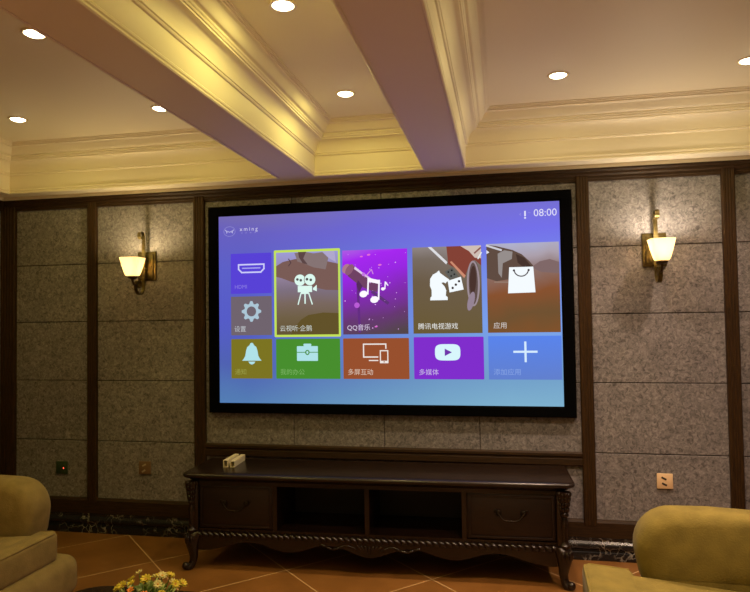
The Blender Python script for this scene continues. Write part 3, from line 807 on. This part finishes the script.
# ------------------------------------------------------------------ wall plates
def plate(name, label, x, z, mat, slots, smat, size=0.088):
    t = thing(name, label, 'socket', (x, 0, z))
    bm = B(); add_box(bm, (0, -0.005, 0), (size, 0.010, size), 0.003, 2); obj('cover_plate', bm, mat, t, 40)
    for sx_, sz_, ang in slots:
        bm = B(); add_box(bm, (sx_, -0.0102, sz_), (0.030, 0.002, 0.011), 0.001, 1)
        bmesh.ops.rotate(bm, verts=bm.verts[:], cent=(sx_, -0.0102, sz_), matrix=Matrix.Rotation(ang, 3, 'Y'))
        obj('socket_slot', bm, smat, t)
    return t
t = plate('wall_socket', 'dark green wall plate with a red pilot light, low on the leftmost panel', -2.312, 0.432, MAT['plate_green'], [], MAT['slot_dark'])
bm = B(); add_ellipsoid(bm, (0.018, -0.0105, -0.002), (0.0055, 0.003, 0.0075)); obj('pilot_light', bm, MAT['led_red'], t)
bm = B(); add_box(bm, (0.0, -0.0112, -0.002), (0.052, 0.0025, 0.060), 0.003, 2); obj('rocker', bm, MAT['plate_green'], t, 40)
plate('wall_socket', 'brown wall socket on the panel under the left wall lamp', -1.671, 0.450, MAT['plate_brown'], [(-0.004, 0.018, -0.45), (-0.008, -0.022, -0.6)], MAT['slot_pale'])
plate('wall_socket', 'shiny champagne wall socket with two dark slanted slots on the right panel', 1.669, 0.471, MAT['plate_cream'], [(-0.006, 0.016, 0.45), (-0.004, -0.018, 0.45)], MAT['slot_dark'])

# ------------------------------------------------------------------ media console (local frame: front is -y)
con = thing('media_console', 'long dark carved low console with two drawers and cabriole legs under the screen', 'tv stand', (-0.010, -0.292, 0), math.radians(1.45))
HX, HY = 1.124, 0.222
def rrect(hx, hy, cham, bow=0.0):
    pts = []
    # front edge is gently bowed, corners swept with an S
    n = 24
    for i in range(n+1):
        u = -1+2*i/n; pts.append(((hx-cham)*u, -hy - bow*(1-u*u)))
    for t in range(1, 7):
        a = -PI/2+PI/2*t/6; pts.append((hx-cham+cham*math.cos(a), -hy+cham+cham*math.sin(a)))
    pts.append((hx, hy)); pts.append((-hx, hy))
    for t in range(0, 6):
        a = PI+PI/2*t/6; pts.append((-hx+cham+cham*math.cos(a), -hy+cham+cham*math.sin(a)))
    return pts
bm = B(); rings = []
for inset, z in ((0.045, 0.508), (0.030, 0.512), (0.024, 0.520), (0.012, 0.526), (0.004, 0.531), (0.0, 0.538), (0.001, 0.546), (0.006, 0.552), (0.014, 0.555)):
    rings.append([Vector((x, y, z)) for x, y in rrect(HX-inset, HY-inset, 0.05, 0.012)])
add_rings(bm, rings); obj('top', bm, MAT['espresso'], con, 45)
FY = -0.188                                                        # face of the carcass
bm = B()
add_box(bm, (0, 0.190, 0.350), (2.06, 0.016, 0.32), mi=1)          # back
add_box(bm, (0, 0.0, 0.222), (2.06, 0.38, 0.022))                  # bottom
add_box(bm, (0, -0.005, 0.497), (2.06, 0.37, 0.022))
for x in (-1.03, 1.03): add_box(bm, (x, 0.0, 0.36), (0.02, 0.38, 0.30))
for x in (-0.556, -0.014, 0.530): add_box(bm, (x, 0.0, 0.360), (0.026, 0.376, 0.30))
for x in (-1.048, 1.018): pass
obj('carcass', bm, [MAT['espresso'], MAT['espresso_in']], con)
for x0, x1 in ((-1.018, -0.572), (0.546, 1.018)):
    w = x1-x0; cx = (x0+x1)/2
    bm = B(); add_box(bm, (cx, FY+0.010, 0.362), (w, 0.020, 0.250), 0.004, 2)
    # raised moulding round the drawer face
    for zz in (0.250, 0.474): add_box(bm, (cx, FY-0.002, zz), (w-0.02, 0.010, 0.010), 0.003, 2)
    for xx in (x0+0.014, x1-0.014): add_box(bm, (xx, FY-0.002, 0.362), (0.010, 0.010, 0.226), 0.003, 2)
    dr = obj('drawer', bm, MAT['mahogany'], con, 40)
    bm = B()
    pts = [(cx-0.075, FY-0.014, 0.386)]
    for i in range(13):
        u = -1+2*i/12; pts.append((cx+0.062*u, FY-0.020-0.006*(1-u*u), 0.374-0.030*(1-u**4)))
    pts.append((cx+0.075, FY-0.014, 0.386))
    add_tube(bm, pts, 0.0042, 8)
    for s in (-1, 1):
        add_ellipsoid(bm, (cx+s*0.066, FY-0.008, 0.382), (0.016, 0.008, 0.018)); add_ellipsoid(bm, (cx+s*0.084, FY-0.006, 0.392), (0.010, 0.005, 0.012))
    add_ellipsoid(bm, (cx, FY-0.026, 0.343), (0.012, 0.006, 0.007))
    obj('handle', bm, MAT['brass_dull'], dr, 60)
# twisted rope moulding along front and sides
bm = B()
def rope(p0, p1, n):
    p0, p1 = Vector(p0), Vector(p1); d = (p1-p0); L = d.length; d.normalize()
    ang = math.atan2(d.y, d.x)
    for i in range(n):
        c = p0 + d*L*(i+0.5)/n
        add_ellipsoid(bm, c, (L/n*0.78, 0.011, 0.011), Matrix.Rotation(ang, 3, 'Z') @ Matrix.Rotation(math.radians(32), 3, 'Y'), 8, 6)
rope((-1.03, -0.205, 0.203), (1.03, -0.205, 0.203), 58); rope((-1.058, -0.17, 0.203), (-1.058, 0.19, 0.203), 10); rope((1.058, -0.17, 0.203), (1.058, 0.19, 0.203), 10)
obj('rope_moulding', bm, MAT['espresso'], con)
# scalloped apron
def apron_low(u):                                                   # u in -1..1
    x = 1.02*abs(u)
    z = 0.143 - 0.024*math.cos(2*PI*x/0.47) - 0.010*math.exp(-(x/0.09)**2)
    return z - 0.02*max(0.0, (x-0.92)/0.10)
bm = B(); n = 80
lo_, hi_ = [], []
for i in range(n+1):
    u = -1+2*i/n; lo_.append((1.02*u, apron_low(u))); hi_.append((1.02*u, 0.212))
add_prism(bm, lo_+hi_[::-1], 'y', -0.205, -0.187)
for s in (-1, 1):
    lo2 = [(-0.18+0.36*i/20, 0.150+0.022*math.cos(2*PI*(i/20))*-1) for i in range(21)]
    add_prism(bm, lo2+[(0.18, 0.212), (-0.18, 0.212)], 'x', s*1.045-0.008, s*1.045+0.008)
# carved shell at the centre and the two thirds, follow the apron
for cx in (0.0,):
    for k_ in range(-3, 4): add_ellipsoid(bm, (cx+0.018*k_, -0.208, 0.150+0.003*abs(k_)), (0.010, 0.008, 0.028), Matrix.Rotation(math.radians(14*k_), 3, 'Y'), 8, 6)
for s in (-1, 1):
    for k_ in range(6): add_ellipsoid(bm, (s*(0.09+0.035*k_), -0.206, 0.160+0.010*math.sin(k_*1.4)), (0.022, 0.006, 0.007), Matrix.Rotation(math.radians(-s*25*math.cos(k_*1.4)), 3, 'Y'), 8, 6)
obj('apron', bm, MAT['espresso'], con, 40)
# corner columns with acanthus carving
for sx_ in (-1, 1):
    bm = B(); cx, cy = sx_*1.062, -0.196
    add_box(bm, (sx_*1.046, -0.180, 0.36), (0.050, 0.050, 0.30), 0.006, 2)
    add_lathe(bm, [(0.001, 0.214), (0.028, 0.214), (0.030, 0.226), (0.020, 0.236), (0.017, 0.250), (0.020, 0.300), (0.021, 0.345), (0.016, 0.362), (0.014, 0.372), (0.022, 0.380), (0.024, 0.388), (0.018, 0.398), (0.020, 0.420), (0.028, 0.460), (0.034, 0.490), (0.036, 0.506), (0.001, 0.508)], 18, (cx, cy, 0))
    for row, zz in enumerate((0.412, 0.440, 0.468, 0.492)):
        for k_ in range(7):
            a = math.radians(-90 + sx_*(-20+ (k_-2)*32)) ; r = 0.022+0.004*row
            add_ellipsoid(bm, (cx+r*math.cos(a), cy+r*math.sin(a), zz+0.004*(k_ % 2)), (0.007, 0.007, 0.014), None, 8, 6)
    add_ellipsoid(bm, (cx, cy-0.020, 0.388), (0.012, 0.010, 0.012), None, 10, 8)
    obj('corner_column', bm, MAT['espresso'], con, 50)
# cabriole legs
for sx_ in (-1, 1):
    for sy_ in (-1, 1):
        bm = B(); rings = []
        D = Vector((sx_*0.75, sy_*(0.66 if sy_ < 0 else 0.25), 0)).normalized()
        c0 = Vector((sx_*1.035, -0.180 if sy_ < 0 else 0.160, 0))
        for z, off, r in ((0.214, 0.004, 0.038), (0.196, 0.014, 0.042), (0.170, 0.026, 0.043), (0.140, 0.030, 0.038), (0.105, 0.026, 0.030), (0.070, 0.022, 0.024), (0.042, 0.026, 0.022), (0.026, 0.036, 0.026), (0.012, 0.046, 0.028), (0.002, 0.050, 0.024), (0.0, 0.050, 0.018)):
            c = c0 + D*off
            rings.append([c+Vector((r*math.cos(2*PI*k_/16), r*math.sin(2*PI*k_/16), z)) for k_ in range(16)])
        add_rings(bm, rings)
        tip = c0+D*0.070
        add_ellipsoid(bm, (tip.x, tip.y, 0.022), (0.022, 0.022, 0.022), None, 12, 8)
        for k_ in range(5):
            a = math.atan2(D.y, D.x)+math.radians(-60+30*k_)
            add_ellipsoid(bm, (c0.x+D.x*0.026+0.040*math.cos(a), c0.y+D.y*0.026+0.040*math.sin(a), 0.172), (0.010, 0.010, 0.028), None, 8, 6)
        obj('leg', bm, MAT['espresso'], con, 60)

# ------------------------------------------------------------------ two offcuts of cable trunking on the console
def trunking(label, loc, rz, L, w=0.032, h=0.036):
    bm = B(); th = 0.003
    o_ = [(-w/2, 0), (w/2, 0), (w/2, h), (-w/2, h)]; i_ = [(-w/2+th, th), (w/2-th, th), (w/2-th, h-th), (-w/2+th, h-th)]
    rings = [[Vector((x, y, z)) for x, z in pts] for pts, y in ((o_, 0), (o_, L), (i_, L), (i_, 0))]
    for ra, rb in zip(rings, rings[1:]+rings[:1]):
        for i in range(4):
            j = (i+1) % 4
            bm.faces.new([bm.verts.new(q) for q in (ra[i], ra[j], rb[j], rb[i])])
    bmesh.ops.remove_doubles(bm, verts=bm.verts[:], dist=1e-6)
    for s in (-1, 1): add_box(bm, (s*(w/2+0.0006), L/2, h*0.72), (0.0012, L, 0.0016))
    o = obj('cable_trunking', bm, MAT['plastic_cream']); o.location = loc; o.rotation_euler = (0, 0, rz)
    return tag(o, label, 'cable trunking', 'cream trunking offcuts')
trunking('left and taller one of two short cream hollow trunking pieces on the dark console top', (-0.923, -0.362, 0.5555), math.radians(1.5), 0.19, 0.028, 0.043)
trunking('right and lower one of two short cream hollow trunking pieces on the dark console top', (-0.879, -0.358, 0.5555), math.radians(4.0), 0.20, 0.027, 0.037)

# ------------------------------------------------------------------ sofas (local frame: front is +x, far arm is +y)
def soft_box(bm, c, s, r, seg=5, crown=0.0):
    vs = add_box(bm, c, s, r, seg)
    return vs
def make_sofa(label, loc, rotz, mat, L, arm_front, seat_front, base_front, depth, seat_top, arm_top, tee=False):
    t = thing('sofa', label, 'sofa', loc, rotz)
    AW = 0.20
    xb = -depth
    # base
    bm = B(); soft_box(bm, ((xb+base_front)/2, 0, 0.165), (base_front-xb, L-0.06, 0.21), 0.07, 6); obj('base', bm, mat, t, 60)
    # seat cushions, T-shaped in front of the arms, with piping
    n = 2; cl = (L-2*AW)/n
    for k_ in range(n):
        y0 = -L/2+AW+cl*k_; y1 = y0+cl
        ya = y0-(0.05 if k_ == 0 and tee else 0); yb_ = y1+(0.05 if k_ == n-1 and tee else 0)
        def tilt(z, x): return z - 0.085*max(0.0, seat_front-0.04-x)
        bm = B()
        sf = seat_front-(0.03 if tee else 0)
        soft_box(bm, ((xb+0.20+sf)/2, (y0+y1)/2, seat_top-0.0765), (sf-xb-0.20, cl-0.008, 0.147), 0.028, 4)
        if tee: soft_box(bm, ((arm_front+0.012+seat_front)/2, (ya+yb_)/2, seat_top-0.0755), (seat_front-arm_front-0.012, yb_-ya-0.004, 0.149), 0.028, 4)
        for v in bm.verts:
            if v.co.z > seat_top-0.03:
                u = (v.co.x-(xb+0.2))/(seat_front-xb-0.2); w = (v.co.y-y0)/cl
                v.co.z += 0.02*max(0, math.sin(PI*min(1, max(0, u))))*max(0, math.sin(PI*min(1, max(0, w))))
                v.co.z = tilt(v.co.z, v.co.x)
        cu_ = obj('seat_cushion', bm, mat, t, 60)
        bm = B()
        yA, yB = ya+0.014, yb_-0.014
        xk = (arm_front+0.03) if tee else xb+0.23
        add_tube(bm, [(xk, yA, tilt(seat_top-0.006, xk)), (seat_front-0.03, yA, seat_top-0.006), (seat_front-0.010, yA+0.012, seat_top-0.008), (seat_front-0.008, yA+0.03, seat_top-0.009), (seat_front-0.008, yB-0.03, seat_top-0.009), (seat_front-0.010, yB-0.012, seat_top-0.008), (seat_front-0.03, yB, seat_top-0.006), (xk, yB, tilt(seat_top-0.006, xk))], 0.0055, 8)
        obj('piping', bm, mat, cu_, 60)
    # arms: padded panels with a big round front corner leaning out over the seat
    for s in (-1, 1):
        prof_ = []
        xf = arm_front; H = arm_top; z0 = 0.24
        prof_ += [(xb+0.02, z0), (xf-0.075, z0), (xf-0.045, z0+0.06), (xf-0.020, z0+0.13)]
        rc = 0.16
        for i in range(0, 11):
            a = math.radians(-12+ (90+12)*i/10); prof_.append((xf-rc+rc*math.cos(a), H-rc+rc*math.sin(a)))
        prof_ += [(xf-0.30, H+0.003), (xb+0.30, H-0.012), (xb+0.10, H-0.02), (xb+0.02, H-0.06)]
        bm = B(); yc = s*(L/2-AW/2)
        N = 9; rings = []
        cxm = sum(p_[0] for p_ in prof_)/len(prof_); czm = sum(p_[1] for p_ in prof_)/len(prof_)
        for i in range(N+1):
            v = -1+2*i/N
            ins = 0.055*(1-math.sqrt(max(0, 1-abs(v)**3.0)))
            pr = []
            for (x, z) in prof_:
                d = Vector((x-cxm, z-czm)); l_ = d.length; d = d*(max(0.0, l_-ins)/l_)
                pr.append(Vector((cxm+d.x, yc+v*AW/2, czm+d.y)))
            rings.append(pr)
        add_rings(bm, rings)
        obj('arm', bm, mat, t, 70)
    # back
    bm = B(); soft_box(bm, (xb+0.11, 0, 0.52), (0.22, L-0.10, 0.56), 0.08, 6); obj('backrest', bm, mat, t, 60)
    for k_ in range(n):
        y0 = -L/2+AW+cl*k_
        bm = B(); soft_box(bm, (xb+0.29, y0+cl/2, seat_top+0.22), (0.17, cl-0.01, 0.40), 0.07, 6)
        bmesh.ops.rotate(bm, verts=bm.verts[:], cent=(xb+0.24, 0, seat_top), matrix=Matrix.Rotation(math.radians(-8), 3, 'Y'))
        obj('back_cushion', bm, mat, t, 60)
    for sx_ in (xb+0.09, base_front-0.10):
        for s in (-1, 1):
            bm = B(); add_lathe(bm, [(0.018, 0), (0.026, 0.004), (0.030, 0.03), (0.022, 0.045), (0.034, 0.07), (0.034, 0.075)], 16, (sx_, s*(L/2-0.11), 0)); obj('foot', bm, MAT['espresso'], t, 40)
    return t
# left sofa faces right: its far arm outer side at y = -1.02
make_sofa('velvet sofa end toned for the light at the left edge, beside the dark green wall plate', (-1.93, -2.01, 0), 0.0, MAT['velvet_left'], 1.98, 0.345, 0.480, 0.525, 0.50, 0.412, 0.650, True)
# right sofa faces left
make_sofa('velvet sofa end toned for the light at the lower right corner, below the champagne socket', (1.66, -2.06, 0), PI+math.radians(-2.0), MAT['velvet'], 1.94, 0.415, 0.630, 0.64, 0.48, 0.418, 0.645, True)

# ------------------------------------------------------------------ coffee table with flowers
tab = thing('coffee_table', 'dark coffee table with rounded corners at the bottom edge, under the flowers', 'table', (-0.24, -2.42, 0))
def rr(hx, hy, r, n=8):
    pts = []
    for cx, cy, a0 in ((hx-r, -hy+r, -PI/2), (hx-r, hy-r, 0), (-hx+r, hy-r, PI/2), (-hx+r, -hy+r, PI)):
        for t in range(n+1): a = a0+PI/2*t/n; pts.append((cx+r*math.cos(a), cy+r*math.sin(a)))
    return pts
bm = B(); rings = []
for ins, z in ((0.03, 0.412), (0.012, 0.418), (0.002, 0.426), (0.0, 0.434), (0.003, 0.443), (0.012, 0.449), (0.02, 0.450)):
    rings.append([Vector((x, y, z)) for x, y in rr(0.62-ins, 0.60-ins, 0.13)])
add_rings(bm, rings); obj('table_top', bm, MAT['espresso'], tab, 45)
bm = B(); rings = [[Vector((x, y, z)) for x, y in rr(hx, hy, 0.06)] for hx, hy, z in ((0.555, 0.535, 0.335), (0.555, 0.535, 0.4125))]
add_rings(bm, rings); obj('apron', bm, MAT['espresso'], tab, 45)
for sx_ in (-1, 1):
    for sy_ in (-1, 1):
        bm = B(); D = Vector((sx_, sy_, 0)).normalized(); c0 = Vector((sx_*0.50, sy_*0.48, 0)); rings = []
        for z, off, r in ((0.40, 0.0, 0.040), (0.35, 0.012, 0.046), (0.28, 0.022, 0.040), (0.18, 0.012, 0.028), (0.08, 0.004, 0.020), (0.04, 0.012, 0.021), (0.015, 0.028, 0.028), (0.0, 0.032, 0.022)):
            c = c0+D*off; rings.append([c+Vector((r*math.cos(2*PI*k_/14), r*math.sin(2*PI*k_/14), z)) for k_ in range(14)])
        add_rings(bm, rings); obj('leg', bm, MAT['espresso'], tab, 60)

fl = thing('flower_arrangement', 'yellow and orange flowers in a pot on the dark coffee table', 'flowers', (-0.475, -2.02, 0.4505))
bm = B(); add_lathe(bm, [(0.001, 0), (0.040, 0), (0.044, 0.002), (0.058, 0.013), (0.064, 0.024), (0.060, 0.029), (0.064, 0.032), (0.060, 0.033), (0.055, 0.028), (0.001, 0.026)], 28)
obj('pot', bm, MAT['pot'], fl, 50)
random.seed(5)
bm = B()
def leaf(bm, base, d, L, w, mi=0):
    d = Vector(d).normalized(); s = d.cross(Vector((0, 0, 1)))
    s = s.normalized() if s.length > 0.01 else Vector((1, 0, 0)); nrm = s.cross(d)
    base = Vector(base); N = 5; prev = None
    for i in range(N+1):
        u = i/N; ww = w*math.sin(PI*min(0.97, 0.06+0.94*u)); c = base + d*L*u + nrm*(0.25*L*u*(1-u)) - Vector((0, 0, 0.12*L*u*u))
        row = [bm.verts.new(c-s*ww/2), bm.verts.new(c-nrm*ww*0.12), bm.verts.new(c+s*ww/2)]
        if prev:
            for a in range(2):
                f = bm.faces.new((prev[a], prev[a+1], row[a+1], row[a])); f.material_index = mi; f.smooth = True
        prev = row
for i in range(230):
    a = random.uniform(0, 2*PI); r = random.uniform(0, 0.11); z = 0.030+random.uniform(0.0, 0.055)*(1-r/0.16)
    leaf(bm, (r*math.cos(a), r*math.sin(a), z), (math.cos(a)*random.uniform(.3, 1), math.sin(a)*random.uniform(.3, 1), random.uniform(0.1, 1.0)), random.uniform(0.022, 0.042), random.uniform(0.010, 0.018), 0 if random.random() < 0.5 else 1)
for i in range(26):
    a = random.uniform(0, 2*PI); r = random.uniform(0.02, 0.11)
    add_tube(bm, [(0.3*r*math.cos(a), 0.3*r*math.sin(a), 0.022), (0.7*r*math.cos(a), 0.7*r*math.sin(a), 0.048), (r*math.cos(a), r*math.sin(a), 0.066)], 0.0016, 5)
obj('foliage', bm, [MAT['leaf'], MAT['leaf_pale']], fl)
def blossom(c, nrm, R_, m, petals=8):
    bm = B(); nrm = Vector(nrm).normalized(); q = Vector((0, 0, 1)).rotation_difference(nrm).to_matrix()
    for layer in range(2):
        for k_ in range(petals):
            a = 2*PI*(k_+0.5*layer)/petals
            rot = q @ Matrix.Rotation(a, 3, 'Z') @ Matrix.Rotation(-0.25-0.35*layer, 3, 'Y')
            add_ellipsoid(bm, Vector(c) + rot @ Vector((R_*0.55, 0, 0)), (R_*0.5, R_*0.24, R_*0.07), rot, 8, 5)
    add_ellipsoid(bm, Vector(c)+nrm*R_*0.12, (R_*0.28, R_*0.28, R_*0.2), q, 8, 6, 1)
    add_tube(bm, [Vector(c)-nrm*0.002, Vector((c[0]*0.85, c[1]*0.85, max(0.036, c[2]-0.035)))], 0.0016, 5, 2)
    obj('blossom', bm, [m, MAT['flower_eye'], MAT['leaf']], fl)
BL = [(-0.105, 0.00, 0.112, 'yellow', 0.020), (-0.075, -0.02, 0.128, 'yellow', 0.022), (-0.005, 0.01, 0.142, 'yellow', 0.024), (0.045, 0.03, 0.150, 'pale_yellow', 0.020), (0.062, -0.03, 0.146, 'pale_yellow', 0.018),
      (0.110, 0.00, 0.138, 'yellow', 0.019), (0.085, -0.05, 0.120, 'yellow', 0.020), (0.028, -0.06, 0.112, 'orange', 0.026), (-0.045, -0.07, 0.105, 'yellow', 0.022), (-0.052, 0.045, 0.150, 'pale_yellow', 0.016),
      (0.050, 0.075, 0.134, 'yellow', 0.020), (-0.09, 0.06, 0.118, 'yellow', 0.019), (-0.01, 0.085, 0.122, 'pale_yellow', 0.019), (0.105, 0.06, 0.116, 'yellow', 0.020), (0.0, -0.095, 0.090, 'pale_yellow', 0.020), (-0.02, 0.03, 0.128, 'yellow', 0.018), (0.02, 0.05, 0.140, 'yellow', 0.017), (0.085, 0.03, 0.132, 'pale_yellow', 0.016), (-0.062, 0.012, 0.124, 'yellow', 0.018), (-0.115, 0.03, 0.104, 'pale_yellow', 0.017), (-0.035, -0.035, 0.122, 'orange', 0.016), (0.058, -0.105, 0.092, 'yellow', 0.02)]
for x, y, z, c_, r_ in BL: blossom((x, y, z-0.036), (x*2.0, y*2.0-0.12, 0.25), r_*0.9, MAT[c_], 8 if r_ > 0.017 else 5)
